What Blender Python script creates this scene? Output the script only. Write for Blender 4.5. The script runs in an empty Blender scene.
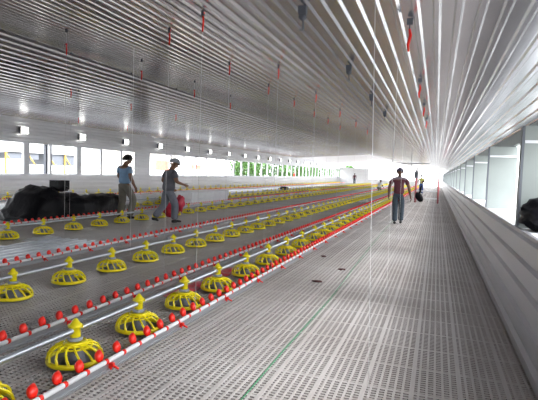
import bpy, bmesh, math, random
from mathutils import Vector, Matrix, noise
random.seed(7)
R = math.radians
C = bpy.context.scene.collection
PI = math.pi

# ------------------------------------------------------------------ materials
def mat(name, col, rough=0.6, metal=0.0, var=0.0, scale=6.0, bump=0.0, emit=None, alpha=None, spec=None, stretch=None, col2=None, trans=0.0):
    m = bpy.data.materials.new(name); m.use_nodes = True
    nt = m.node_tree; b = nt.nodes['Principled BSDF']
    b.inputs['Base Color'].default_value = (*col, 1)
    b.inputs['Roughness'].default_value = rough
    b.inputs['Metallic'].default_value = metal
    if spec is not None: b.inputs['Specular IOR Level'].default_value = spec
    if emit: 
        b.inputs['Emission Color'].default_value = (*emit[0], 1); b.inputs['Emission Strength'].default_value = emit[1]
    if alpha is not None: b.inputs['Alpha'].default_value = alpha
    if trans: b.inputs['Transmission Weight'].default_value = trans
    if var or bump:
        tc = nt.nodes.new('ShaderNodeTexCoord'); mp = nt.nodes.new('ShaderNodeMapping')
        n = nt.nodes.new('ShaderNodeTexNoise'); n.inputs['Scale'].default_value = scale; n.inputs['Detail'].default_value = 5
        nt.links.new(tc.outputs['Object'], mp.inputs['Vector']); nt.links.new(mp.outputs['Vector'], n.inputs['Vector'])
        if stretch: mp.inputs['Scale'].default_value = stretch
        if var:
            r = nt.nodes.new('ShaderNodeValToRGB'); c2 = col2 or tuple(max(0, c*(1-var)) for c in col)
            r.color_ramp.elements[0].position = .35; r.color_ramp.elements[1].position = .65
            r.color_ramp.elements[0].color = (*c2, 1); r.color_ramp.elements[1].color = (*col, 1)
            nt.links.new(n.outputs['Fac'], r.inputs['Fac']); nt.links.new(r.outputs['Color'], b.inputs['Base Color'])
        if bump:
            bp = nt.nodes.new('ShaderNodeBump'); bp.inputs['Strength'].default_value = bump; bp.inputs['Distance'].default_value = .02
            nt.links.new(n.outputs['Fac'], bp.inputs['Height']); nt.links.new(bp.outputs['Normal'], b.inputs['Normal'])
    return m
M = {}
M['roof']   = mat('galvanised_roof_sheet', (.74,.73,.76), .23, .88, .25, 1.1, .0, stretch=(1,.25,1))
M['wallsheet'] = mat('galvanised_wall_sheet', (.66,.66,.68), .42, .75, .10, 1.2, stretch=(1,.3,1))
M['panel']  = mat('lower_wall_sheet', (.34,.34,.36), .38, .7, .15, 1.5, stretch=(1,.3,1))
M['slat']   = mat('grey_plastic_slat', (.46,.435,.425), .36, 0, .22, .8, col2=(.37,.34,.325))
M['pit']    = mat('pit_soil', (.10,.085,.07), .95, 0, .3, 3)
M['white']  = mat('white_paint', (.82,.83,.84), .6, 0, .06, 3)
M['conc']   = mat('outdoor_concrete', (.27,.265,.25), .9, 0, .15, .5)
M['pier']   = mat('pale_pier_paint', (.27,.30,.285), .7, 0, .08, 3)
M['post']   = mat('pale_post_paint', (.70,.71,.74), .5)
M['dark']   = mat('dark_frame', (.10,.11,.13), .5)
M['yellow'] = mat('yellow_plastic', (.90,.76,.01), .32)
M['dish']   = mat('grey_pan_plastic', (.17,.18,.22), .5)
M['collar'] = mat('light_grey_plastic', (.32,.34,.36), .5)
M['galv']   = mat('galvanised_pipe', (.55,.58,.62), .35, .8)
M['alu']    = mat('aluminium_rail', (.42,.43,.45), .4, .8)
M['pvc']    = mat('white_pvc', (.85,.85,.86), .35)
M['red']    = mat('red_plastic', (.92,.022,.010), .35)
M['cord']   = mat('grey_cord', (.55,.55,.56), .8)
M['string'] = mat('white_string', (.9,.9,.9), .8)
M['green']  = mat('green_string', (.03,.26,.11), .7)
M['black']  = mat('black_plastic_film', (.006,.006,.008), .42, 0, 0, 7, .9, spec=.14)
M['film']   = mat('white_plastic_film', (.72,.74,.76), .35, 0, .15, 5, .4)
M['pinkf']  = mat('red_plastic_film', (.80,.03,.07), .45, 0, .5, 6, .4, col2=(.60,.25,.28))
M['board']  = mat('pale_board', (.78,.78,.80), .6, 0, .1, 3)
M['skin']   = mat('brown_skin', (.23,.115,.07), .6)
M['skin2']  = mat('dark_skin', (.16,.08,.05), .6)
M['hair']   = mat('black_hair', (.012,.010,.010), .7)
M['shirtb'] = mat('light_blue_cloth', (.22,.36,.54), .9, 0, .12, 12)
M['khaki']  = mat('khaki_cloth', (.21,.195,.16), .9, 0, .12, 12)
M['shirtg'] = mat('grey_cloth', (.13,.13,.15), .9, 0, .15, 10)
M['trg']    = mat('grey_trouser_cloth', (.20,.21,.25), .9, 0, .15, 10)
M['maroon'] = mat('maroon_cloth', (.13,.035,.05), .9, 0, .2, 10)
M['yoke']   = mat('pink_grey_cloth', (.34,.26,.30), .9, 0, .15, 10)
M['jeans']  = mat('dark_jeans', (.045,.065,.085), .9, 0, .25, 14)
M['shoe']   = mat('black_shoe', (.02,.02,.02), .5)
M['cap']    = mat('pale_grey_cap', (.38,.40,.43), .85)
M['capp']   = mat('purple_grey_cap', (.10,.085,.13), .85)
M['lamp']   = mat('lamp_diffuser', (.9,.9,.88), .4, emit=((1,.98,.92), 1.6))
M['grey']   = mat('mid_grey_plastic', (.25,.26,.28), .5)
M['pink']   = mat('faded_red_paint', (.55,.16,.18), .6)
M['leaf']   = mat('leaf_green', (.08,.19,.04), .8, 0, .4, 2)
M['bark']   = mat('bark', (.18,.13,.09), .9)
M['timber'] = mat('yellow_timber', (.55,.34,.07), .8)
M['brick']  = mat('red_brick', (.45,.16,.11), .9, 0, .3, 4)
M['cream']  = mat('cream_render', (.75,.72,.66), .9)
M['blue']   = mat('blue_cloth', (.06,.10,.30), .9)
M['lime']   = mat('yellow_green_cloth', (.55,.55,.15), .9)
M['whitec'] = mat('white_cloth', (.9,.91,.93), .9)
M['debris'] = mat('dark_red_scrap', (.08,.03,.03), .8)
M['sheetm'] = mat('loose_metal_sheet', (.50,.53,.57), .28, .9, .2, 3)

def lucent():  # added roof skin passing daylight, stands in for far-end haze
    m = bpy.data.materials.new('added_translucent_roof'); m.use_nodes = True; nt = m.node_tree
    b = nt.nodes['Principled BSDF']; b.inputs['Base Color'].default_value = (.75,.74,.74,1); b.inputs['Roughness'].default_value = .4
    t = nt.nodes.new('ShaderNodeBsdfTranslucent'); t.inputs['Color'].default_value = (.80,.79,.79,1)
    x = nt.nodes.new('ShaderNodeMixShader'); x.inputs['Fac'].default_value = .3
    nt.links.new(b.outputs[0], x.inputs[1]); nt.links.new(t.outputs[0], x.inputs[2]); nt.links.new(x.outputs[0], nt.nodes['Material Output'].inputs['Surface'])
    return m
M['lucent'] = lucent()

# ------------------------------------------------------------------ mesh builder
class MB:
    def __init__(s): s.v = []; s.f = []; s.mi = []; s.sm = []
    def add(s, vs, fs, mi=0, smooth=False):
        o = len(s.v); s.v += [tuple(v) for v in vs]
        for f in fs: s.f.append([i+o for i in f]); s.mi.append(mi); s.sm.append(smooth)
    def box(s, a, b, mi=0, M4=None):
        (x0,y0,z0),(x1,y1,z1) = a,b
        vs = [Vector(p) for p in [(x0,y0,z0),(x1,y0,z0),(x1,y1,z0),(x0,y1,z0),(x0,y0,z1),(x1,y0,z1),(x1,y1,z1),(x0,y1,z1)]]
        if M4: vs = [M4 @ v for v in vs]
        s.add(vs, [(0,3,2,1),(4,5,6,7),(0,1,5,4),(1,2,6,5),(2,3,7,6),(3,0,4,7)], mi)
    def tube(s, pts, r, n=10, mi=0, smooth=True, caps=True):
        pts = [Vector(p) for p in pts]; rs = r if isinstance(r,(list,tuple)) else [r]*len(pts)
        vs = []; up0 = None
        for i, p in enumerate(pts):
            d = (pts[min(i+1,len(pts)-1)] - pts[max(i-1,0)]).normalized()
            up = Vector((0,0,1)) if abs(d.z) < .95 else Vector((0,1,0))
            a = d.cross(up).normalized(); b = a.cross(d).normalized()
            for k in range(n):
                t = 2*PI*k/n; vs.append(p + (a*math.cos(t) + b*math.sin(t))*rs[i])
        fs = [(i*n+k, i*n+(k+1)%n, (i+1)*n+(k+1)%n, (i+1)*n+k) for i in range(len(pts)-1) for k in range(n)]
        s.add(vs, fs, mi, smooth)
        if caps:
            o = len(s.v)-len(vs); s.f.append([o+k for k in range(n)][::-1]); s.mi.append(mi); s.sm.append(False)
            s.f.append([o+(len(pts)-1)*n+k for k in range(n)]); s.mi.append(mi); s.sm.append(False)
    def lathe(s, prof, n=20, mi=0, smooth=True, c=(0,0,0), M4=None):
        vs = [Vector((r*math.cos(2*PI*k/n), r*math.sin(2*PI*k/n), z)) for r,z in prof for k in range(n)]
        vs = [(M4 @ v if M4 else v)+Vector(c) for v in vs]
        fs = [(i*n+k, i*n+(k+1)%n, (i+1)*n+(k+1)%n, (i+1)*n+k) for i in range(len(prof)-1) for k in range(n)]
        s.add(vs, fs, mi, smooth)
    def blob(s, c, rad, M4=None, n=10, m=7, mi=0, jit=0, seed=0, smooth=True, fr=2.0):
        vs = []
        for i in range(m+1):
            ph = PI*i/m
            for k in range(n):
                t = 2*PI*k/n; v = Vector((math.sin(ph)*math.cos(t), math.sin(ph)*math.sin(t), -math.cos(ph)))
                if jit: v *= 1 + jit*noise.noise(v*fr + Vector((seed,seed*.7,0)))*2
                v = Vector((v.x*rad[0], v.y*rad[1], v.z*rad[2]))
                if M4: v = M4 @ v
                vs.append(v+Vector(c))
        s.add(vs, [(i*n+k, i*n+(k+1)%n, (i+1)*n+(k+1)%n, (i+1)*n+k) for i in range(m) for k in range(n)], mi, smooth)
    def build(s, name, mats, parent=None, loc=None, rotz=None):
        me = bpy.data.meshes.new(name); me.from_pydata(s.v, [], s.f)
        if not isinstance(mats,(list,tuple)): mats = [mats]
        for m in mats: me.materials.append(m)
        me.polygons.foreach_set('material_index', s.mi); me.polygons.foreach_set('use_smooth', s.sm)
        me.update()
        o = bpy.data.objects.new(name, me); C.objects.link(o)
        if parent: o.parent = parent
        if loc: o.location = loc
        if rotz is not None: o.rotation_euler.z = rotz
        return o
def tag(o, label, cat, group=None, kind=None):
    o['label'] = label; o['category'] = cat
    if group: o['group'] = group
    if kind: o['kind'] = kind
    return o
def struct(o): o['kind'] = 'structure'; return o
def thing(name, label, cat, loc=(0,0,0), rotz=0, group=None):
    o = bpy.data.objects.new(name, None); C.objects.link(o); o.location = loc; o.rotation_euler.z = rotz
    o.empty_display_size = .1
    return tag(o, label, cat, group)
def dup(root, loc, label, group=None, rotz=None):
    r = root.copy(); C.objects.link(r); r.location = loc; r['label'] = label
    if group: r['group'] = group
    if rotz is not None: r.rotation_euler.z = rotz
    for ch in list(root.children):
        c = ch.copy(); C.objects.link(c); c.parent = r
        for g in list(ch.children):
            d = g.copy(); C.objects.link(d); d.parent = c
    return r
ORD = ['first','second','third','fourth','fifth','sixth','seventh','eighth','ninth','tenth','eleventh','twelfth','thirteenth','fourteenth','fifteenth','sixteenth','seventeenth','eighteenth']

# ------------------------------------------------------------------ building shell
YN, YF = -5.0, 84.0
XL, XR = -16.0, 0.69
EAVE_X, EAVE_Z = 1.32, 2.21
RIDGE_X, RIDGE_Z = -7.4, 3.79
LEAVE_Z = 3.28

def ribbed(name, p0, p1, pitch, depth, mats, y0=YN, y1=YF, thick=.006, side=1, w=(.30,.40,.72,.82), ny=1):
    """sheet between p0 and p1 in the XZ plane, ribs running along Y; side = direction the ribs stand out"""
    a = Vector((p0[0],0,p0[1])); b = Vector((p1[0],0,p1[1])); L = (b-a).length; d = (b-a)/L
    nrm = Vector((-d.z,0,d.x))*side
    prof = []; n = max(1, round(L/pitch)); pt = L/n
    for i in range(n):
        for t, h in ((0,0),(w[0],0),(w[1],1),(w[2],1),(w[3],0)):
            prof.append(a + d*(i+t)*pt + nrm*h*depth)
    prof.append(b)
    mb = MB(); k = len(prof)
    ys = [y0+(y1-y0)*i/ny for i in range(ny+1)]
    vs = [(p.x, y, p.z) for y in ys for p in prof] 
    mb.add(vs, [(j*k+i, j*k+i+1, (j+1)*k+i+1, (j+1)*k+i) for j in range(ny) for i in range(k-1)])
    o = mb.build(name, mats)
    md = o.modifiers.new('thickness','SOLIDIFY'); md.thickness = thick; md.offset = 0
    return o
# floor: slatted grid, real openings
mb = MB()
x = XL; i = 0
px_ = .050
while x < XR:
    wdt = .015 if i % 6 else .030
    mb.box((x, YN, -.028), (min(x+wdt, XR), YF, 0)); x += px_; i += 1
y = YN; j = 0
while y < YF:
    wdt = .0145 if j % 12 else .028
    mb.box((XL, y, -.026), (XR, y+wdt, -.002)); y += .036 if y < 16 else (.072 if y < 34 else .14); j += 1
    
struct(mb.build('floor', M['slat']))
mb = MB(); mb.box((XL-.2, YN, -.75), (XR+.2, YF, -.6)); struct(mb.build('floor_pit', M['pit']))

# roof sheets
rz_ = lambda x: EAVE_Z + (EAVE_X-x)*(RIDGE_Z-EAVE_Z)/(EAVE_X-RIDGE_X)
YT = 56.0        # beyond this, translucent sheets are added to brighten the hazy far end
for nm, mt_, ya, yb in (('ceiling', 'roof', YN, YT), ('ceiling_far', 'lucent', YT, YF)):
    for q, (xa, xb, pit, dep) in enumerate(((EAVE_X, -1.5, .131, .017), (-1.5, -3.2, .158, .019), (-3.2, RIDGE_X, .20, .024))):
        struct(ribbed(nm, (xa, rz_(xa)), (xb, rz_(xb)), pit, dep, M[mt_], y0=ya, y1=yb, side=1, w=(.50,.62,.80,.92)))
    struct(ribbed(nm, (RIDGE_X, RIDGE_Z), (XL-.3, LEAVE_Z-.03), .30, .034, M[mt_], y0=ya, y1=yb, side=1, w=(.40,.52,.78,.90)))
# left wall: ribbed lower sheet, ribbed band above the windows
SILL, HEAD = 0.99, 2.25
struct(ribbed('wall_left', (XL, -.05), (XL, SILL), .19, .045, M['wallsheet'], side=-1, thick=.01))
struct(ribbed('wall_left_upper', (XL, HEAD), (XL, LEAVE_Z), .15, .03, M['wallsheet'], side=-1, thick=.01))
mb = MB(); mb.box((XL-.22, YN, SILL-.06), (XL-.012, YF, SILL)); struct(mb.build('trim_1', M['white']))
mb = MB(); mb.box((XL-.16, YN, HEAD), (XL-.012, YF, HEAD+.05)); struct(mb.build('trim_2', M['white']))
# solid bay between the two window groups
struct(ribbed('wall_left_middle', (XL, SILL), (XL, HEAD), .16, .03, M['wallsheet'], y0=23.15, y1=24.7, side=-1, thick=.02))
# posts in the left windows
k = 0
ys = [Y for Y in (-3.6,-1.9,-.2,1.5,3.2,5,6.7,8.4,10.1,11.8,13.6)] + [15.7, 18.8, 20.4, 22.05] + [27.2+1.7*i for i in range(34)]
for i, Y in enumerate(ys):
    mb = MB(); wd = .30 if abs(Y-15.7)<.1 or abs(Y-18.8)<.1 else (.14 if Y < 60 else .10)
    mb.box((XL-.14, Y-wd/2, SILL), (XL-.02, Y+wd/2, HEAD))
    struct(mb.build('trim_%d' % (i+10), M['post']))
for i, Y in enumerate((16.78, 17.03, 24.72)):
    mb = MB(); mb.box((XL-.16, Y-.05, SILL), (XL-.02, Y+.05, HEAD)); struct(mb.build('trim_%d' % (i+70), M['dark'] if i != 1 else M['post']))

# right wall: leaning ribbed panel, ledge, piers, lintel
a = (XR, -.06); b = (.80, .905)
struct(ribbed('wall_right', a, b, .195, .034, M['panel'], side=1, thick=.01, w=(.42,.52,.80,.90)))
mb = MB(); mb.box((.792, YN, .895), (.83, YF, .925)); struct(mb.build('trim_3', M['panel']))
mb = MB(); mb.box((.83, YN, .55), (1.45, YF, .90)); struct(mb.build('trim_4', M['post']))
mb = MB(); mb.box((1.22, YN, 2.0), (1.30, YF, 2.20)); struct(mb.build('trim_5', M['pier']))
for i in range(24):
    Y = 5.75 + 3.6*(i-2)
    mb = MB(); mb.box((.85, Y, .90), (1.30, Y+.26, 1.985)); struct(mb.build('trim_%d' % (i+80), M['pier']))
    mb = MB(); mb.box((.83, Y-.012, .925), (.855, Y+.03, 1.98)); struct(mb.build('trim_%d' % (i+110), M['dark']))
    mb = MB(); mb.box((.86, Y-.02, 1.80), (1.30, Y, 1.83)); struct(mb.build('trim_%d' % (i+140), M['post']))
# wall behind the camera, far gable with its open middle
def gable(name, y0, y1, zb, zt_fn, x0, x1):
    mb = MB(); pr = [(x0, zb), (x1, zb), (x1, zt_fn(x1)), (min(max(RIDGE_X,x0),x1), zt_fn(min(max(RIDGE_X,x0),x1))), (x0, zt_fn(x0))]
    vs = [(x, y, z) for y in (y0,y1) for x, z in pr]
    mb.add(vs, [(0,1,2,3,4),(9,8,7,6,5)]+[(i,i+5,(i+1)%5+5,(i+1)%5) for i in range(5)])
    return struct(mb.build(name, M['grey']))
roofz = lambda x: (EAVE_Z + (EAVE_X-x)*(RIDGE_Z-EAVE_Z)/(EAVE_X-RIDGE_X)) if x > RIDGE_X else (LEAVE_Z + (x-XL)*(RIDGE_Z-LEAVE_Z)/(RIDGE_X-XL))
gable('wall_back', YN-.1, YN, -.1, roofz, XL, XR)
mb = MB(); mb.box((XL, YF, -.1), (-11, YF+.15, 2.6)); mb.box((-3.4, YF, -.1), (-2.9, YF+.15, 3.2)); struct(mb.build('wall_far', M['white']))
mb = MB(); mb.box((-11, YF, -.1), (-3.4, YF+.15, .8)); struct(mb.build('wall_far_lower', M['white']))
# ground outside
mb = MB(); mb.box((-140, -40, -1.1), (60, 220, -.9)); struct(mb.build('ground', M['conc']))

# ------------------------------------------------------------------ feeder pans
def pan_parts(full=True):
    g = MB()
    NR = 14
    g.lathe([(.180,.024),(.192,.030),(.194,.046),(.188,.058),(.174,.060),(.174,.040),(.180,.024)], 28)       # bottom rim
    g.lathe([(.062,.166),(.074,.170),(.080,.158),(.066,.154),(.062,.166)], 20)                     # top ring
    g.lathe([(.112,.140),(.122,.137),(.120,.130),(.110,.132),(.112,.140)], 24)                    # mid ring
    for k in range(NR):
        a0 = 2*PI*k/NR; pts = []
        for t in (0,.25,.5,.75,1):
            rr = .072 + (.183-.072)*math.sin(t*PI/2)**.9; zz = .148 - (.094)*(1-math.cos(t*PI/2))
            aa = a0 + .35*t
            pts.append((rr*math.cos(aa), rr*math.sin(aa), zz))
        g.tube(pts, [.010,.0085,.008,.009,.011], 5, smooth=False, caps=False)
    g.lathe([(.092,.146),(.070,.160),(.040,.170),(.038,.163),(.06,.150),(.092,.140),(.092,.146)], 20)
    d = MB()
    d.lathe([(0,.004),(.130,.004),(.172,.016),(.184,.034),(.178,.036),(.165,.022),(.13,.012),(0,.012)], 28)
    d.lathe([(0,.012),(.10,.014),(.055,.090),(.050,.150),(0,.155)], 20)
    c = MB(); c.lathe([(.045,.170),(.052,.176),(.052,.192),(.040,.198)], 18)
    s = MB()
    s.lathe([(.036,.186),(.036,.262),(.047,.266),(.047,.282),(.034,.292),(.010,.326),(0,.330)], 14)
    s.box((-.052,-.006,.262),(.052,.006,.284))
    return g, d, c, s
g, d, c, s = pan_parts()
rowlab = {'A':'the nearest feeder row','B':'the second feeder row','C':'the third feeder row','D':'the fourth feeder row','E':'the farthest feeder row, by the left wall'}
YA = [1.96,2.74,3.51,4.30,5.09,5.98,6.87,7.82,8.80,9.84]
while YA[-1] < 80: YA.append(YA[-1]+.86)
rows = {'A': (-2.35, YA), 'B': (-4.05, [3.80+.80*i for i in range(96)]), 'C': (-7.36, [6.78+.853*i for i in range(88)]),
        'D': (-10.1, [13.0+.84*i for i in range(80)]), 'E': (-15.1, [13.9+.86*i for i in range(80)])}
allp = []
for r_, (X, Ys) in rows.items():
    for i, Y in enumerate(Ys): 
        if Y < 80: allp.append((X*X+Y*Y, r_, i, X, Y))
allp.sort()
near = allp[:300]; far = allp[300:]
proto = None
small = MB()
g2, d2, c2, s2 = g, d, c, s
for mbx, mi in ((g,0),(d,1),(c,2),(s,0)):
    small.add(mbx.v, mbx.f, mi, True)
simple = MB()
simple.lathe([(0,.004),(.17,.01),(.19,.04),(.185,.058),(.15,.112),(.075,.165),(.04,.19),(.04,.262),(.047,.27),(.034,.292),(0,.33)], 10)
protoS = None
for _, r_, i, X, Y in near:
    dist = math.hypot(X, Y)
    if i < 17 and dist < 26:
        lab = 'yellow feeder pan in %s, %s from the photo\'s left edge' % (rowlab[r_], ORD[i])
        lab = lab.replace('the farthest feeder row, by the left wall', 'the farthest row')
        grp = None
    else:
        lab = 'small distant yellow feeder pan of %s' % rowlab[r_].replace(', by', ' by'); grp = 'distant pans of %s' % rowlab[r_].replace(', by', ' by')
    g_main = 'yellow feeder pans of %s' % rowlab[r_].replace(', by', ' by') if grp is None else grp
    rz = (i*.37) % .4
    if dist < 26:
        if proto is None:
            proto = thing('feeder_pan', lab, 'feeder pan', (X, Y, 0), rz, g_main)
            g.build('grill', M['yellow'], proto); d.build('pan', M['dish'], proto)['label'] = 'dark grey feed dish inside the yellow grill'
            c.build('collar', M['collar'], proto); s.build('stem_cap', M['yellow'], proto)
        else: dup(proto, (X, Y, 0), lab, g_main, rz)
    else:
        if protoS is None:
            protoS = small.build('feeder_pan', [M['yellow'], M['dish'], M['collar']], None, (X, Y, 0)); tag(protoS, lab, 'feeder pan', g_main)
        else: dup(protoS, (X, Y, 0), lab, g_main)
mb = MB()
for _, r_, i, X, Y in far: mb.add([(v[0]+X, v[1]+Y, v[2]) for v in simple.v], simple.f, 0, True)
tag(mb.build('feeder_pan_far', M['yellow']), 'tiny yellow feeder pans in all rows towards the far end of the house', 'feeder pans', None, 'stuff')

# feed pipes
names = {'A':'the nearest row of yellow pans','B':'the second row of yellow pans','C':'the third row of yellow pans behind the corrugated sheets','D':'the fourth row of pans past the black pile','E':'the farthest row of yellow pans by the left wall'}
for r_, (X, Ys) in rows.items():
    t = thing('feed_pipe', 'long galvanised feed pipe running through '+names[r_], 'pipe', (X-.005, Ys[0]-1.0, 0))
    mb = MB(); mb.tube([(0,0,.243),(0,80-Ys[0]+1,.243)], .021, 12); mb.build('pipe', M['galv'], t)
    for q in range(14):
        yy = .95 + 3.05*q
        mb = MB(); mb.tube([(0,yy+.0,.243),(0,yy+.09,.243)], .028, 12); mb.box((-.008,yy+.03,.26),(.008,yy+.06,.29)); mb.build('coupling', M['galv'], t)

# ------------------------------------------------------------------ drinker lines
cup = MB()      # scoop cup on an arm, clip band round the pipe
cup.tube([(0,-.012,0),(0,.012,0)], .0195, 10)
cup.box((-.052,-.006,-.004),(-.015,.006,.008))
T = Matrix.Rotation(R(-24),4,'Y')
cup.lathe([(0,-.038),(.018,-.031),(.031,-.014),(.035,.004),(.031,.018),(.020,.034),(.008,.046),(0,.050)], 12, c=(-.062,.006,.024), M4=Matrix.Rotation(R(-46),4,'X') @ T @ Matrix.Diagonal((.8,1.12,1.08,1)))
clip = MB(); clip.box((.016,-.010,-.036),(.040,.010,-.012)); clip.tube([(.03,0,-.03),(.072,.010,-.050)], [.009,.007], 6)
clip.box((-.022,-.008,-.06),(.022,.008,-.016))
def drinker(X, y0, y1, lab, ncl=40):
    t = thing('drinker_line', lab, 'drinker line', (X, y0, 0))
    mb = MB(); mb.tube([(0,0,.10),(0,y1-y0,.10)], .0165, 12); mb.build('water_pipe', M['pvc'], t)
    mb = MB(); mb.box((-.018,0,.035),(.018,y1-y0,.050)); mb.box((-.004,0,.050),(.004,y1-y0,.082)); mb.build('rail', M['alu'], t)
    co = None; n = int((y1-y0)/.19); st = MB()
    for i in range(n):
        yy = .10+.19*i
        if i < 99:
            if co is None: co = cup.build('drinker_cup', M['red'], t, (0,yy,.10))
            else:
                c_ = co.copy(); C.objects.link(c_); c_.parent = t; c_.location = (0,yy,.10)
        else: st.add([(v[0], v[1]+yy, v[2]+.10) for v in cup.v], cup.f, 0, True)
    o = st.build('drinker_cups_far', M['red'], t); o['kind'] = 'stuff'
    co = None
    for i in range(ncl):
        yy = .10+.19*5*i+.03
        if co is None: co = clip.build('support_clip', M['red'], t, (0,yy,.10))
        else:
            c_ = co.copy(); C.objects.link(c_); c_.parent = t; c_.location = (0,yy,.10)
drinker(-2.02, 1.6, 80, 'white drinker pipe with red cups in front of the nearest feeder row')
drinker(-2.90, 2.2, 80, 'white drinker pipe with red cups behind the nearest feeder row')
drinker(-5.18, 4.3, 80, 'white drinker pipe with red cups behind the second feeder row, beside the corrugated sheets')
drinker(-8.60, 7.6, 80, 'white drinker pipe with red cups behind the third feeder row, past the black pile')
drinker(-14.3, 12.6, 80, 'farthest white drinker pipe with red cups, beside the left wall')

# ------------------------------------------------------------------ wall lamps
lp = None
for i in range(18):
    Y = 15.4 + 3.41*i
    lab = 'small square white light on the left wall, %s from the photo\'s left edge' % ORD[i] if i < 12 else 'tiny square white light at the far end of the left wall'
    if lp is None:
        lp = thing('wall_light', lab, 'light', (XL+.03, Y, 2.74), 0, 'square lights along the left wall')
        mb = MB(); mb.box((0,-.20,-.13),(.05,.20,.13)); hs = mb.build('housing', M['grey'], lp); mb = MB(); mb.box((.05,-.20,-.13),(.13,-.17,.13)); mb.build('side_flap', M['dark'], hs)
        mb = MB(); mb.box((.05,-.165,-.125),(.12,.195,.125)); mb.build('diffuser', M['lamp'], lp)
    else: dup(lp, (XL+.03, Y, 2.74), lab)

# ------------------------------------------------------------------ suspension cords with red tensioners
def cord(X, Y, ztop, zred, zend, lab, grp, lred=.16):
    t = thing('suspension_cord', lab, 'cord', (X, Y, zend), 0, grp)
    mb = MB(); mb.tube([(0,0,0),(0,0,ztop-zend)], .0022 if zend > .01 else .003, 5); mb.build('cord', M['cord'], t)
    mb = MB(); mb.tube([(0,0,zred-lred/2-zend),(.006,0,zred-zend),(0,0,zred+lred/2-zend)], [.006,.010,.006], 8); mb.box((-.013,-.008,zred+lred/2-zend-.008),(.013,.008,zred+lred/2-zend+.008))
    mb.build('tensioner', M['red'], t)['label'] = 'red plastic tensioner'
    mb = MB(); mb.box((-.012,-.012,ztop-zend-.05),(.012,.012,ztop-zend)); mb.build('hook', M['dark'], t)
L1 = [('the first drinker line', -2.02, [3.91,6.07,8.14,10.3,12.45,14.6], 2.86, .10),
      ('the second drinker line', -2.90, [4.82,6.48,8.20,9.82,11.57,13.16,14.9], 2.88, .10),
      ('the third drinker line', -5.18, [5.78,7.68,9.72,11.7], 3.07, .10),
      ('the third feeder row', -7.36, [8.36,10.48,12.7], 2.90, .26),
      ('the fourth feeder row', -10.1, [11.8,14.2], 2.72, .26)]
for nm, X, Ys, zr, ze in L1:
    for i, Y in enumerate(Ys):
        cord(X, Y, roofz(X)+ (0 if X>RIDGE_X else 0)-.015, min(zr, roofz(X)-.12), ze, 'cord with red tensioner over %s, %s from camera' % (nm, ORD[i]), 'cords over '+nm)
for i, (Y, l) in enumerate([(3.5,.15),(5.6,.14),(7.4,.13),(9.2,.13)]):
    t = thing('hanging_tensioner', 'red tensioner hanging from the ceiling right of centre, %s from the camera' % ORD[i], 'tensioner', (-.23, Y, roofz(-.23)-.02), 0, 'red tensioners hanging right of centre')
    mb = MB(); mb.tube([(0,0,.01),(0,0,-.07)], .004, 6); mb.box((-.02,-.012,-.03),(.02,.012,.01)); mb.build('hook', M['dark'], t)
    mb = MB(); mb.tube([(0,0,-.06),(.008,.0,-.06-l*.3),(-.006,0,-.06-l*.7),(0,0,-.06-l)], [.008,.011,.010,.007], 8); mb.build('strap', M['red'], t)['label'] = 'red plastic strap'
for i, (Y) in enumerate((3.45, 5.4, 7.35, 9.3)):
    t = thing('ceiling_pulley', 'black pulley clamp under the ceiling near its centre, %s from the camera' % ORD[i], 'pulley', (-.98, Y, roofz(-.98)-.02), 0, 'black pulleys under the ceiling')
    mb = MB(); mb.box((-.03,-.02,-.06),(.03,.02,.0)); bk = mb.build('bracket', M['dark'], t)
    mb = MB(); mb.lathe([(0,-.012),(.028,-.012),(.020,0),(.028,.012),(0,.012)], 12, c=(0,0,-.075), M4=Matrix.Rotation(PI/2,4,'X')); mb.build('wheel', M['dark'], bk)
    mb = MB(); mb.tube([(0,0,-.07),(.01,0,-.17),(-.02,0,-.17)], .007, 6); mb.build('hook', M['dark'], t)
for i,(X,Y,ta,tb,lab) in enumerate([(-.44,5.2,-.44,5.2,'thin white string hanging over the aisle right of the man in maroon'),(-.34,3.04,-.42,3.12,'white string hanging down to the slats right of centre'),(-4.6,6.6,-4.6,6.6,'white string hanging between the drinker line and the second feeder row'),(-.75,11.2,-.75,11.2,'thin white string hanging just left of the man in maroon')]):
    mb = MB(); mb.tube([(0,0,0),(ta-X,tb-Y,roofz(ta)-.01)], .0022, 5)
    o = mb.build('hanging_string', M['string'], None, (X,Y,.002)); tag(o, lab, 'string')

# ------------------------------------------------------------------ floor things
mb = MB(); pts = [(-1.05,1.9,.006),(-1.06,2.7,.006),(-1.07,3.61,.006),(-1.06,5.28,.006),(-1.12,7.4,.006),(-1.17,9.61,.006),(-1.23,13.1,.006),(-1.25,18,.006)]
mb.tube(pts, .0032, 6); tag(mb.build('green_string', M['green']), 'green string lying along the slatted floor right of the drinker line', 'string')
for (X,Y,s_),lab in zip([(-1.75,8.0,.04),(-1.26,7.04,.045),(-1.41,6.09,.055)], ['small dark scrap on the slats, farthest of three','small dark scrap on the slats beside the green string','small dark red scrap on the slats, nearest of three']):
    mb = MB(); mb.blob((0,0,.012),(s_,s_*.6,.014), n=8, m=5, jit=.5, seed=X*3); mb.blob((s_*.9,.01,.012),(s_*.4,s_*.3,.012), n=8, m=5, jit=.5, seed=X)
    tag(mb.build('scrap', M['debris'], None, (X,Y,0)), lab, 'scrap')
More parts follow.
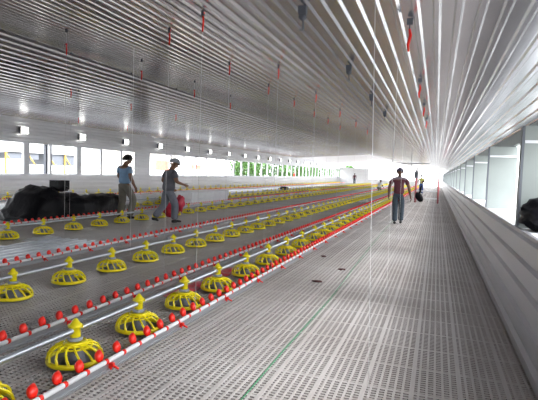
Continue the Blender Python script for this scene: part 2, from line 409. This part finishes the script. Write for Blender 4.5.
def crumple(name, poly_c, sx, sy, h, m, lab, cat, rz=0, seed=1, n=22, fr=5):
    mb = MB(); vs = []
    for j in range(n+1):
        for i in range(n+1):
            u = i/n*2-1; v = j/n*2-1
            e = 1 + .22*noise.noise(Vector((u*2+seed, v*2, seed)))
            z = .004 + h*(abs(noise.noise(Vector((u*fr*.6+seed, v*fr, 3.3))))*1.3 + .25*abs(noise.noise(Vector((u*fr*2, v*fr*2.2+seed, 1)))))
            # round the outline
            q = max(abs(u),abs(v)); l = math.hypot(u,v) or 1; k_ = (q/l)**.7
            vs.append((u*sx*k_*e, v*sy*k_*e, z*(1-.6*q**4)))
    mb.add(vs, [(j*(n+1)+i, j*(n+1)+i+1, (j+1)*(n+1)+i+1, (j+1)*(n+1)+i) for j in range(n) for i in range(n)], 0, True)
    o = mb.build(name, m, None, poly_c, rz); md = o.modifiers.new('thickness','SOLIDIFY'); md.thickness = .004; md.offset = 1
    return tag(o, lab, cat)
crumple('plastic_film', (-2.71,4.98,0), .15,.42,.03, M['pinkf'], 'crumpled red plastic film on the floor left of the third pan of the nearest row', 'plastic film', 0, 1)
crumple('plastic_film', (-2.71,5.95,0), .15,.40,.03, M['pinkf'], 'crumpled red plastic film on the floor between fourth and fifth nearest-row pans', 'plastic film', 0, 4)
crumple('plastic_film', (-6.98,7.15,0), .14,.42,.04, M['film'], 'crumpled white plastic film beside the first third-row feeder pan', 'plastic film', 0, 7)
crumple('plastic_film', (-3.52,25.4,0), .24,.60,.2, M['film'], 'crumpled clear plastic on the floor between the distant second feeder row pans', 'plastic film', 0, 9)
# corrugated sheets stacked flat
prof = []
for i in range(6):
    for tt, hh in ((0,0),(.35,0),(.42,1),(.62,1),(.69,0)): prof.append(((i+tt)*.19, hh*.034))
prof.append((1.14,0))
for q, (yo, xo, z0, lab) in enumerate([(4.4,-6.62,.01,'loose corrugated metal sheet lying lowest in the floor stack'),(4.7,-6.55,.05,'loose corrugated metal sheet on top of the floor stack')]):
    mb = MB(); k = len(prof)
    mb.add([(a_, yy, b_) for yy in (0, 2.55 - .15*q) for a_, b_ in prof], [(i,i+1,k+i+1,k+i) for i in range(k-1)])
    o = mb.build('corrugated_sheet', M['sheetm'], None, (xo, yo, z0)); o.rotation_euler.z = R(0 if q else 2)
    md = o.modifiers.new('thickness','SOLIDIFY'); md.thickness = .004
    tag(o, lab, 'metal sheet', 'corrugated sheets on the floor')
# white sheet strip laid along the far row
mb = MB(); n = 90; vs = []
for i in range(n+1):
    y = 11.0 + i*.55
    for j in range(9):
        u = j/8; vs.append((-13.9+u*1.9+.06*math.sin(y*.9), y, .01+.05*abs(noise.noise(Vector((u*3, y*.8, 0))))))
mb.add(vs, [(i*9+j, i*9+j+1, (i+1)*9+j+1, (i+1)*9+j) for i in range(n) for j in range(8)], 0, True)
o = mb.build('white_sheeting', M['whitec']); o.modifiers.new('t','SOLIDIFY').thickness = .006
tag(o, 'long strip of white sheeting laid on the floor before the farthest feeder row', 'sheeting')
# white roll behind the two men
t = thing('white_roll', 'thick white rolled sheet lying behind the two men', 'roll', (-10.9, 14.6, .17), 0)
mb = MB(); mb.tube([(0,0,0),(.3,6.0,0)], .165, 20); mb.build('roll', M['whitec'], t)
mb = MB(); mb.tube([(-.004,-.03,0),(0,.04,0)], .05, 12); mb.build('core', M['board'], t)
# pale boards block
for q,(zz,hh,dx,lab) in enumerate([(.0,.30,0,'lowest pale grey wrapped pack of boards beside the fourth feeder row'),(.302,.24,.04,'upper pale grey wrapped pack of boards on top of the other pack')]):
    mb = MB(); mb.box((-.55,-1.7,0),(.55,1.7,hh))
    o = mb.build('board_pack', M['board'], None, (-9.2+dx, 17.9, zz)); bv = o.modifiers.new('b','BEVEL'); bv.width = .02; bv.segments = 2
    tag(o, lab, 'board pack', 'pale packs of boards')
mb = MB(); mb.box((-.35,-.9,0),(.35,.9,.16)); mb.box((-.2,-.7,.16),(.2,.5,.24))
tag(mb.build('yellow_grill_stack', M['yellow'], None, (-9.1,38,.0)), 'low pile of yellow pan grills beside the distant fourth row', 'grill pile')
mb = MB(); mb.blob((0,0,.14),(.35,.7,.16), n=12, m=8, jit=.3, seed=2)
tag(mb.build('black_bundle', M['black'], None, (-11.5,37,0)), 'small dark bundle on the white sheeting in the distance', 'bundle')

# big heap of black plastic sheeting
def heap(name, loc, secs, lab, seed, n=26, rz=0):
    """lofted heap: secs = (y, half width, height, x shift)"""
    mb = MB(); vs = []; m_ = 24; N = 34
    def lerp(t):
        f = t*(len(secs)-1); i = min(int(f), len(secs)-2); k = f-i; k = k*k*(3-2*k)
        return [secs[i][q]*(1-k)+secs[i+1][q]*k for q in range(4)]
    for i in range(N+1):
        y, hw, hh, xs = lerp(i/N)
        for j in range(m_+1):
            a = PI*j/m_
            cx, cz = math.cos(a), math.sin(a)
            ex = abs(cx)**.6*(1 if cx>0 else -1); ez = cz**.55
            p = Vector((xs + hw*ex, y, hh*ez))
            w = noise.noise(Vector((p.x*3.2+seed, p.y*2.6, p.z*5)))*.09 + noise.noise(Vector((p.x*9, p.y*7+seed, p.z*14)))*.035 + abs(noise.noise(Vector((p.x*2, p.y*5, p.z*9+seed))))*.05
            p += Vector((ex*w, .3*w, w*ez*1.1)); p.z = max(p.z, 0.002)
            vs.append(p)
    k = m_+1
    mb.add(vs, [(i*k+j, i*k+j+1, (i+1)*k+j+1, (i+1)*k+j) for i in range(N) for j in range(m_)], 0, True)
    mb.add([vs[j] for j in range(k)], [tuple(range(k))]); mb.add([vs[N*k+j] for j in range(k)], [tuple(range(k))[::-1]])
    return mb
hp = heap('', None, [(8.9,.30,.10,.0),(9.05,.60,.24,0),(9.3,.64,.66,-.03),(9.6,.64,.84,-.05),(9.95,.64,.80,-.05),(10.2,.62,.62,0),(10.6,.62,.60,0),(11.4,.60,.58,0),(12.1,.58,.56,0),(12.45,.56,.52,0),(12.6,.45,.2,0)], '', 3)
o = hp.build('black_sheeting_heap', M['black'], None, (-9.50, 0, 0))
tag(o, 'large crumpled heap of black plastic sheeting on the floor at left', 'plastic sheeting')
mb = MB(); mb.blob((0,0,.09),(.20,.24,.10), n=16, m=10, jit=.18, seed=5); mb.box((-.15,-.2,.06),(.15,.2,.30))
o = mb.build('black_bag', M['black'], None, (-9.45, 10.35, .69)); tag(o, 'square black bag resting on top of the black sheeting heap', 'bag')
# black bag on the right ledge
mb = MB()
mb.blob((0,0,.165),(.26,.26,.17), n=26, m=18, jit=.16, seed=11, fr=3.0); mb.blob((.10,-.08,.25),(.16,.2,.12), n=20, m=12, jit=.22, seed=14, fr=3.5)
o = mb.build('black_plastic_bag', M['black'], None, (1.07, 5.45, .905)); tag(o, 'shiny black plastic bag sitting on the white ledge at right', 'bag')
# red sack at the man's feet
mb = MB(); mb.blob((0,0,.20),(.25,.21,.22), n=24, m=16, jit=.14, seed=21, fr=2.5); mb.blob((.22,.14,.40),(.14,.14,.24), n=16, m=10, jit=.2, seed=22)
o = mb.build('red_sack', mat('red_sack_film', (.70,.03,.07), .4, 0, .3, 6, .3), None, (-7.26, 12.36, 0)); tag(o, 'bulging red plastic sack on the floor behind the walking man in grey', 'sack')

# ------------------------------------------------------------------ people
def skin(name, verts, edges, radii, m, parent, root=0, lv=2):
    me = bpy.data.meshes.new(name); me.from_pydata([Vector(v) for v in verts], edges, []); me.materials.append(m)
    o = bpy.data.objects.new(name, me); C.objects.link(o); o.parent = parent
    o.modifiers.new('skin','SKIN')
    if not me.skin_vertices: me.attributes  # layer is made by the modifier below
    if len(me.skin_vertices) == 0:
        bpy.context.view_layer.objects.active = o
        bm = bmesh.new(); bm.from_mesh(me); bm.verts.layers.skin.verify(); bm.to_mesh(me); bm.free()
    sv = me.skin_vertices[0].data
    for i, r in enumerate(radii):
        sv[i].radius = r if isinstance(r, tuple) else (r, r)
        sv[i].use_root = (i == root)
    o.modifiers['skin'].use_smooth_shade = True
    o.modifiers['skin'].branch_smoothing = .6
    sb = o.modifiers.new('sub','SUBSURF'); sb.levels = lv; sb.render_levels = lv
    return o
def person(name, label, loc, rotz, H, P, mats, headgear=None, belt=False):
    """P: joints in a 1.75 m frame, x right, y forward (the way the person faces), z up"""
    t = thing(name, label, 'person', loc, rotz); k = H/1.75; wd = P.get('wide',1.0); t.scale = (k*wd,k*wd,k)
    hip = Vector(P.get('hip', (0,0,.93))); chest = Vector(P.get('chest', (0,.0,1.30))); neck = Vector(P.get('neck', (0,.01,1.47))); head = Vector(P.get('head', (0,.03,1.61)))
    top = head + (head-neck).normalized()*.10
    hd = Vector(P.get('look', (0,1,-.05))).normalized()
    J = {}
    for s_, sx in (('L',-1),('R',1)):
        J['sh'+s_] = Vector(P.get('sh'+s_, (chest.x+sx*.178, chest.y, chest.z+.095)))
        J['el'+s_] = Vector(P.get('el'+s_, (sx*.26,-.02,1.13))); J['wr'+s_] = Vector(P.get('wr'+s_, (sx*.25,.08,.88)))
        J['hp'+s_] = hip + Vector((sx*.09,0,-.04)); J['kn'+s_] = Vector(P.get('kn'+s_, (sx*.10,.02,.50))); J['an'+s_] = Vector(P.get('an'+s_, (sx*.10,-.02,.09)))
        J['toe'+s_] = Vector(P.get('toe'+s_, J['an'+s_]+Vector((sx*.02,.15,-.05))))
    sk = mats['skin']; ft = mats.pop('fat', 1.0)
    V = [hip, hip.lerp(chest,.5), chest, neck.lerp(chest,.25), neck, head-(head-neck)*.35+hd*.01, head+hd*.0, top, head+hd*.085-Vector((0,0,.045)), head+hd*.108+Vector((0,0,-.005))]
    E = [(0,1),(1,2),(2,3),(3,4),(4,5),(5,6),(6,7),(5,8),(6,9)]
    Rr = [(.11,.085),(.10,.075),(.12,.08),(.085,.07),.058,(.086,.096),(.108,.120),(.074,.082),.036,.020]
    for s_, sx in (('L',-1),('R',1)):
        b = len(V)
        sh, el, wr = J['sh'+s_], J['el'+s_], J['wr'+s_]
        V += [sh, sh.lerp(el,.5), el, el.lerp(wr,.4), wr]; E += [(2,b),(b,b+1),(b+1,b+2),(b+2,b+3),(b+3,b+4)]; Rr += [.058,.055,.048,.045,.030]
        d = (wr-el).normalized(); pal = wr + d*.05; side = Vector((0,1,0)) - d*d.y
        side = side.normalized() if side.length > .1 else Vector((0,0,1)); inn = side.cross(d).normalized()
        V += [pal, wr+d*.085]; E += [(b+4,b+5),(b+5,b+6)]; Rr += [(.030,.020),(.034,.018)]
        inw = Vector((-sx,0,0))
        for q, ln in enumerate((.066,.076,.072,.056)):
            c = len(V); off = side*(.030-.020*q)
            p0 = wr+d*.10+off; p1 = p0 + d*ln*.5 + inw*.008; p2 = p1 + d*ln*.4 + inw*.022
            V += [p0,p1,p2]; E += [(b+6,c),(c,c+1),(c+1,c+2)]; Rr += [.0095,.009,.0075]
        c = len(V); p0 = wr+d*.03+side*.035+inw*.008; p1 = p0 + d*.035+side*.018+inw*.01; p2 = p1 + d*.03
        V += [p0,p1,p2]; E += [(b+4,c),(c,c+1),(c+1,c+2)]; Rr += [.012,.011,.009]
        b = len(V); hp, kn, an, toe = J['hp'+s_], J['kn'+s_], J['an'+s_], J['toe'+s_]
        V += [hp, hp.lerp(kn,.5), kn, kn.lerp(an,.35), an]; E += [(0,b),(b,b+1),(b+1,b+2),(b+2,b+3),(b+3,b+4)]; Rr += [.088,.074,.052,.054,.036]
    body = skin('body', V, E, Rr, sk, t, 0, 1)
    # ears
    up = (top-neck).normalized(); sd = hd.cross(up).normalized()
    for sx in (-1,1):
        mb = MB(); mb.blob(head+sd*sx*.078-Vector((0,0,.01))-hd*.005, (.012,.02,.03), n=8, m=6); mb.build('ear', sk, t)
        mb = MB(); mb.blob(head+hd*.078+sd*sx*.030+Vector((0,0,.012)), (.012,.012,.009), n=8, m=6); mb.build('eye', M['hair'], t)
    # shirt with short sleeves
    V = [hip+Vector((0,0,-P.get('long',.0))), hip.lerp(chest,.3), hip.lerp(chest,.65), chest, chest.lerp(neck,.55)]
    E = [(0,1),(1,2),(2,3),(3,4)]; Rr = [(.172,.132),(.165,.125),(.165,.122),(.165,.118),(.10,.085)]
    Rr = [(a_*ft, b_*ft) for a_, b_ in Rr]
    for s_ in 'LR':
        b = len(V); sh, el = J['sh'+s_], J['el'+s_]; f_ = P.get('sleeve', .75)
        V += [sh, sh.lerp(el,f_*.5), sh.lerp(el,f_)]; E += [(3,b),(b,b+1),(b+1,b+2)]; Rr += [.070,.070,.068]
    skin('shirt', V, E, Rr, mats['shirt'], t, 3, 2)
    if 'yoke' in mats:
        V = [chest+Vector((0,0,.06)), chest.lerp(neck,.62)]; E = [(0,1)]; Rr = [(.172,.126),(.10,.092)]
        for s_ in 'LR':
            b = len(V); sh, el = J['sh'+s_], J['el'+s_]
            V += [sh+Vector((0,0,.012)), sh.lerp(el,.3)+Vector((0,0,.004))]; E += [(0,b),(b,b+1)]; Rr += [.075,.075]
        skin('shirt_yoke', V, E, Rr, mats['yoke'], t, 0, 2)['label'] = 'paler shoulders of the shirt'
    V = [hip+Vector((0,0,.08)), hip+Vector((0,0,-.03))]; E = [(0,1)]; Rr = [(.165,.125),(.172,.138)]
    for s_ in 'LR':
        b = len(V); hp, kn, an = J['hp'+s_]-Vector((0,0,.04)), J['kn'+s_], J['an'+s_]
        V += [hp, hp.lerp(kn,.5), kn, kn.lerp(an,.5), an+Vector((0,0,-.01))]; E += [(1,b),(b,b+1),(b+1,b+2),(b+2,b+3),(b+3,b+4)]; Rr += [.105,.100,.086,.084,.082]
    skin('trousers', V, E, Rr, mats['trousers'], t, 1, 2)
    for s_ in 'LR':
        an, toe = J['an'+s_], J['toe'+s_]; d = toe-an; hz = Vector((d.x,d.y,0)).normalized()
        skin('shoe', [an-hz*.06+Vector((0,0,-.045)), an+Vector((0,0,-.04)), an.lerp(toe,.55)+Vector((0,0,-.01)), toe], [(0,1),(1,2),(2,3)], [.034,.045,(.045,.034),(.038,.026)], mats.get('shoe', M['shoe']), t, 1, 2)
    rm = Matrix.Translation((0,0,0))
    # hair / cap: shell over the back and crown
    mb = MB(); n_, m_ = 18, 10; vs = []
    rad = Vector((.108,.122,.132)) if headgear != 'cap' else Vector((.112,.126,.132))
    q = hd.to_track_quat('Y','Z'); lim = .66 if headgear != 'cap' else .52
    for i in range(m_+1):
        for j in range(n_):
            a_ = 2*PI*j/n_; back = .5-.5*math.sin(a_)   # sin>0 is forward
            ph = PI*(i/m_)*(lim - .20*(1-back) if headgear != 'cap' else lim-.05*(1-back))
            v = Vector((math.sin(ph)*math.cos(a_)*rad.x, math.sin(ph)*math.sin(a_)*rad.y, math.cos(ph)*rad.z))
            vs.append(head + Vector((0,0,.008)) - hd*.008 + q @ v)
    mb.add(vs, [(i*n_+j, (i+1)*n_+j, (i+1)*n_+(j+1)%n_, i*n_+(j+1)%n_) for i in range(m_) for j in range(n_)], 0, True)
    if headgear == 'cap':
        vs = []
        for i in range(7):
            for j in range(2):
                a_ = PI*.22 + PI*.56*i/6; rr = .105+ .07*j*math.sin(a_)
                vs.append(head + q @ Vector((math.cos(a_)*rr*.95, math.sin(a_)*rr, .018-.015*j)))
        mb.add(vs, [(2*i,2*i+1,2*i+3,2*i+2) for i in range(6)], 0, True)
    o = mb.build('cap' if headgear == 'cap' else 'hair', mats['hair'], t); o.modifiers.new('t','SOLIDIFY').thickness = .008
    return t
def face(dx, dy): return math.atan2(-dx, dy)     # rotation that turns +Y towards (dx, dy)
# man in light blue: back towards us, turned a little to the right
person('person', 'man in light blue shirt and khaki trousers standing beside the black heap', (-7.95,11.1,0), face(.25,1), 1.76,
  dict(wide=1.16, elL=(-.25,.03,1.14), wrL=(-.22,.20,.98), elR=(.25,-.05,1.13), wrR=(.27,.06,.88), knL=(-.12,.05,.5), anL=(-.12,-.02,.09), knR=(.13,.16,.52), anR=(.16,.02,.09),
       toeR=(.27,.12,.04), head=(.03,.06,1.60), look=(.35,1,-.25)),
  dict(skin=M['skin'], shirt=M['shirtb'], trousers=M['khaki'], hair=M['hair']))
person('person', 'man in grey clothes and pale cap striding to the right', (-6.52,10.95,0), face(.55,.84), 1.72,
  dict(wide=1.2, hip=(0,0,.89), chest=(0,.05,1.27), neck=(0,.09,1.44), head=(.0,.15,1.57), look=(.15,1,-.35), elL=(-.27,0,1.10), wrL=(-.25,.18,.93), elR=(.27,.06,1.09), wrR=(.22,.25,1.02), long=.10,
       knR=(.09,.13,.49), anR=(.09,.12,.09), toeR=(.10,.28,.035), knL=(-.08,-.04,.48), anL=(-.08,-.27,.16), toeL=(-.08,-.18,.04)),
  dict(skin=M['skin'], fat=1.12, shirt=M['shirtg'], trousers=M['trg'], hair=M['cap']), 'cap')
person('person', 'man in maroon shirt and dark jeans walking away down the aisle', (-1.04,14.75,0), face(-.02,1), 1.68,
  dict(wide=1.06, elL=(-.27,-.04,1.14), wrL=(-.28,.03,.89), elR=(.28,-.04,1.13), wrR=(.33,.03,.87), long=.04, knL=(-.085,.0,.49), anL=(-.075,-.06,.09), knR=(.09,.06,.50), anR=(.085,.10,.10),
       head=(0,.06,1.60), look=(-.05,1,-.3)),
  dict(skin=M['skin2'], shirt=M['maroon'], yoke=M['yoke'], trousers=M['jeans'], hair=M['capp']), 'cap')
person('person', 'person in white shirt bending down among the distant feeder rows', (-4.35,39.5,0), face(.5,1), 1.40,
  dict(hip=(0,-.05,.62), chest=(0,.16,.98), neck=(0,.24,1.13), head=(0,.30,1.26), look=(0,1,-.4), elL=(-.24,.3,.78), wrL=(-.2,.48,.66), elR=(.24,.3,.78), wrR=(.2,.48,.66),
       knL=(-.12,.22,.44), knR=(.12,.22,.44), anL=(-.12,-.05,.09), anR=(.12,-.05,.09)),
  dict(skin=M['skin2'], shirt=M['whitec'], trousers=M['khaki'], hair=M['hair']))
person('person', 'person in yellow-green top and blue trousers near the far end of the aisle', (-1.2,42,0), face(.3,-1), 1.65, dict(),
  dict(skin=M['skin2'], shirt=M['lime'], trousers=M['blue'], hair=M['hair']))
person('person', 'tiny person in red top standing far off beside the left feeder rows', (-12.0,75,0), face(.3,-1), 1.7, dict(),
  dict(skin=M['skin2'], shirt=M['maroon'], trousers=M['jeans'], hair=M['hair']))

# ------------------------------------------------------------------ frame at the aisle's end, bag, hanging bar
t = thing('work_frame', 'faded red pipe frame with white planks standing in the aisle behind the man', 'frame', (-.5,28.6,0))
for X in (-.60,.60):
    for Y in (-.4,.5):
        mb = MB(); mb.tube([(X,Y,0),(X,Y,1.72)], .045, 8); mb.build('post', M['pink'], t)
for z in (.22,.62): 
    mb = MB(); mb.box((-.64,-.42,z),(.64,-.12,z+.05)); mb.build('plank', M['white'], t)
for z in (1.15,): 
    mb = MB(); mb.tube([(-.6,-.4,z),(.6,-.4,z)], .018, 8); mb.build('crossbar', M['pink'], t)
mb = MB(); mb.box((-.70,-.50,1.35),(-.50,-.32,1.72)); mb.lathe([(0,0),(.07,0),(.05,.05),(0,.05)], 12, c=(-.60,-.41,1.72)); mo = mb.build('motor', M['grey'], t); mb = MB(); mb.box((-.66,-.52,1.42),(-.54,-.50,1.64)); mb.build('motor_grille', M['dark'], mo)
t = thing('black_bag', 'black bag hanging by its long strap from the red frame', 'bag', (-.88,28.0,.06))
mb = MB(); mb.blob((.0,0,.26),(.19,.09,.29), M4=Matrix.Rotation(R(-30),4,'Y'), n=16, m=10, jit=.08, seed=4); mb.build('bag_body', M['black'], t)
mb = MB(); mb.tube([(.02,0,.45),(.08,.0,.8),(.17,.16,1.12),(.17,.2,1.14)], .05, 8); mb.build('strap', M['black'], t)
t = thing('hanging_bar', 'thin dark bar hung by two cords under the roof above the man', 'bar', (-1.38,25,2.06))
mb = MB(); mb.tube([(-1.0,0,0),(1.0,0,.03)], .022, 8); mb.build('bar', M['grey'], t)
for X in (-.75,.15):
    mb = MB(); mb.tube([(X,0,-.55),(X,0,roofz(X-1.38)-2.06-.02)], .014, 6); mb.build('hanger', M['grey'], t)

# ------------------------------------------------------------------ outside the left windows
def tree(X, Y, h, r, lab, seed):
    rnd = random.Random(seed)
    t = thing('tree', lab, 'tree', (X,Y,-.9), 0, 'trees beyond the left windows')
    mb = MB(); mb.tube([(0,0,0),(.1,.05,h*.45),(0,0,h*.8)], [.16,.12,.05], 8)
    for q in range(4):
        a = q*1.6+seed; mb.tube([(.05,0,h*.4+q*.2),(math.cos(a)*r*.6,math.sin(a)*r*.6,h*.6+q*.25)], [.06,.03], 6)
    mb.build('trunk', M['bark'], t)
    mb = MB()
    for q in range(1500):
        a = rnd.random()*2*PI; e = rnd.uniform(-1,1); rr = r*(.45+.55*rnd.random())*(1+.25*noise.noise(Vector((a*1.5,e*2,seed))))
        c_ = Vector((math.cos(a)*rr*math.sqrt(1-e*e), math.sin(a)*rr*math.sqrt(1-e*e), h*.62 + e*h*.42))
        u = Vector((rnd.uniform(-1,1),rnd.uniform(-1,1),rnd.uniform(-1,1))).normalized()*.24; v = u.cross(Vector((rnd.uniform(-1,1),rnd.uniform(-1,1),1))).normalized()*.12
        mb.add([c_-u, c_-v, c_+u, c_+v], [(0,1,2,3)])
    mb.build('foliage', M['leaf'], t)
spots = [(-24,59,4.4,1.9),(-25,67,4.6,2.0),(-24,74,4.5,1.8),(-24,84,4.2,2.0),(-25,96,4.5,2.2),(-26,110,4.5,2.4),(-25,124,4.8,2.5),(-24,140,4.8,2.5)]
for i, (X,Y,h_,r_) in enumerate(spots):
    tree(X, Y, h_, r_, 'leafy green tree outside the left windows, %s towards the far end' % ORD[i], i)
# shed of timber posts with dark netting
t = thing('netting_shed', 'timber shed with dark netting seen through the leftmost windows', 'shed', (-26,24,-.9))
for q, Y in enumerate((-1.8,-.2,1.6,3.4,5.0,6.3)):
    mb = MB(); mb.box((-.05,Y-.05,0),(.05,Y+.05,3.0)); mb.build('post', M['timber'], t)
    mb = MB(); mb.tube([(0,Y,2.9),(0,Y+.8,2.0)], .04, 6); mb.build('brace', M['timber'], t)
mb = MB(); mb.box((-2.0,3.6,2.25),(-.1,6.1,3.05)); mb.build('netting', M['dark'], t)
mb = MB(); mb.box((-2.0,.0,2.6),(-.1,2.6,3.0)); mb.build('netting', M['dark'], t)
mb = MB(); mb.box((-2.0,-3.2,2.55),(-.1,-1.2,2.75)); mb.build('netting', M['dark'], t)
mb = MB(); mb.box((-2.0,-3.4,3.05),(.1,6.6,3.12)); mb.build('roof', M['board'], t)
t = thing('house', 'pale house with red brick panel seen through the windows behind the men', 'house', (-30,47,-.9))
mb = MB(); mb.box((-5,-4,0),(0,5,4.2)); mb.build('wall', M['cream'], t)
mb = MB(); mb.box((0,.6,2.1),(.06,4,3.2)); mb.build('brick_panel', M['brick'], t)
mb = MB(); mb.box((-5.3,-4.3,4.2),(.5,5.3,4.35)); mb.build('roof', M['brick'], t)
t = thing('signboard', 'pale board with a red stripe outside the left windows', 'sign', (-27,51.6,-.9))
mb = MB(); mb.box((-.05,-1.3,1.0),(.0,1.3,3.1)); mb.build('board', M['cream'], t)
mb = MB(); mb.box((0,-1.2,2.35),(.03,1.2,2.85)); mb.build('stripe', M['brick'], t)
for Y in (-1.1,1.1):
    mb = MB(); mb.box((-.15,Y-.06,0),(-.05,Y+.06,3.1)); mb.build('post', M['bark'], t)
t = thing('red_drum', 'small red jerrycan standing on the left window sill in the distance', 'jerrycan', (-16.11,55.8,SILL))
mb = MB(); mb.box((-.07,-.12,0),(.07,.12,.34)); mb.build('can', M['red'], t); mb = MB(); mb.tube([(0,0,.34),(0,0,.42)], .04, 8); mb.build('cap', M['red'], t)

# ------------------------------------------------------------------ light, world, camera
w = bpy.data.worlds.new('sky'); bpy.context.scene.world = w; w.use_nodes = True
bg = w.node_tree.nodes['Background']; bg.inputs['Color'].default_value = (.93,.96,1.0,1); bg.inputs['Strength'].default_value = 1.0
sun = bpy.data.lights.new('sun','SUN'); sun.energy = 1.3; sun.angle = R(24); so = bpy.data.objects.new('sun', sun); C.objects.link(so)
so.rotation_euler = (R(0), R(53), R(0))

cam = bpy.data.cameras.new('camera'); co = bpy.data.objects.new('camera', cam); C.objects.link(co)
cam.sensor_width = 36; cam.lens = 485/538*36; cam.clip_start = .05; cam.clip_end = 500
yaw, pitch, roll = 0.33134, 0.057391, .035
fw = Vector((-math.sin(yaw)*math.cos(pitch), math.cos(yaw)*math.cos(pitch), -math.sin(pitch)))
r0 = Vector((math.cos(yaw), math.sin(yaw), 0)); u0 = r0.cross(fw)
rr = math.cos(roll)*r0 + math.sin(roll)*u0; uu = -math.sin(roll)*r0 + math.cos(roll)*u0
m = Matrix((rr, uu, -fw)).transposed().to_4x4(); m.translation = (0,0,1.4)
co.matrix_world = m
sc = bpy.context.scene; sc.camera = co
sc.view_settings.view_transform = 'Standard'; sc.view_settings.look = 'None'; sc.view_settings.gamma = 1; sc.view_settings.use_curve_mapping = False
sc.view_settings.exposure = 2.95
sc.cycles.max_bounces = 10; sc.cycles.diffuse_bounces = 6
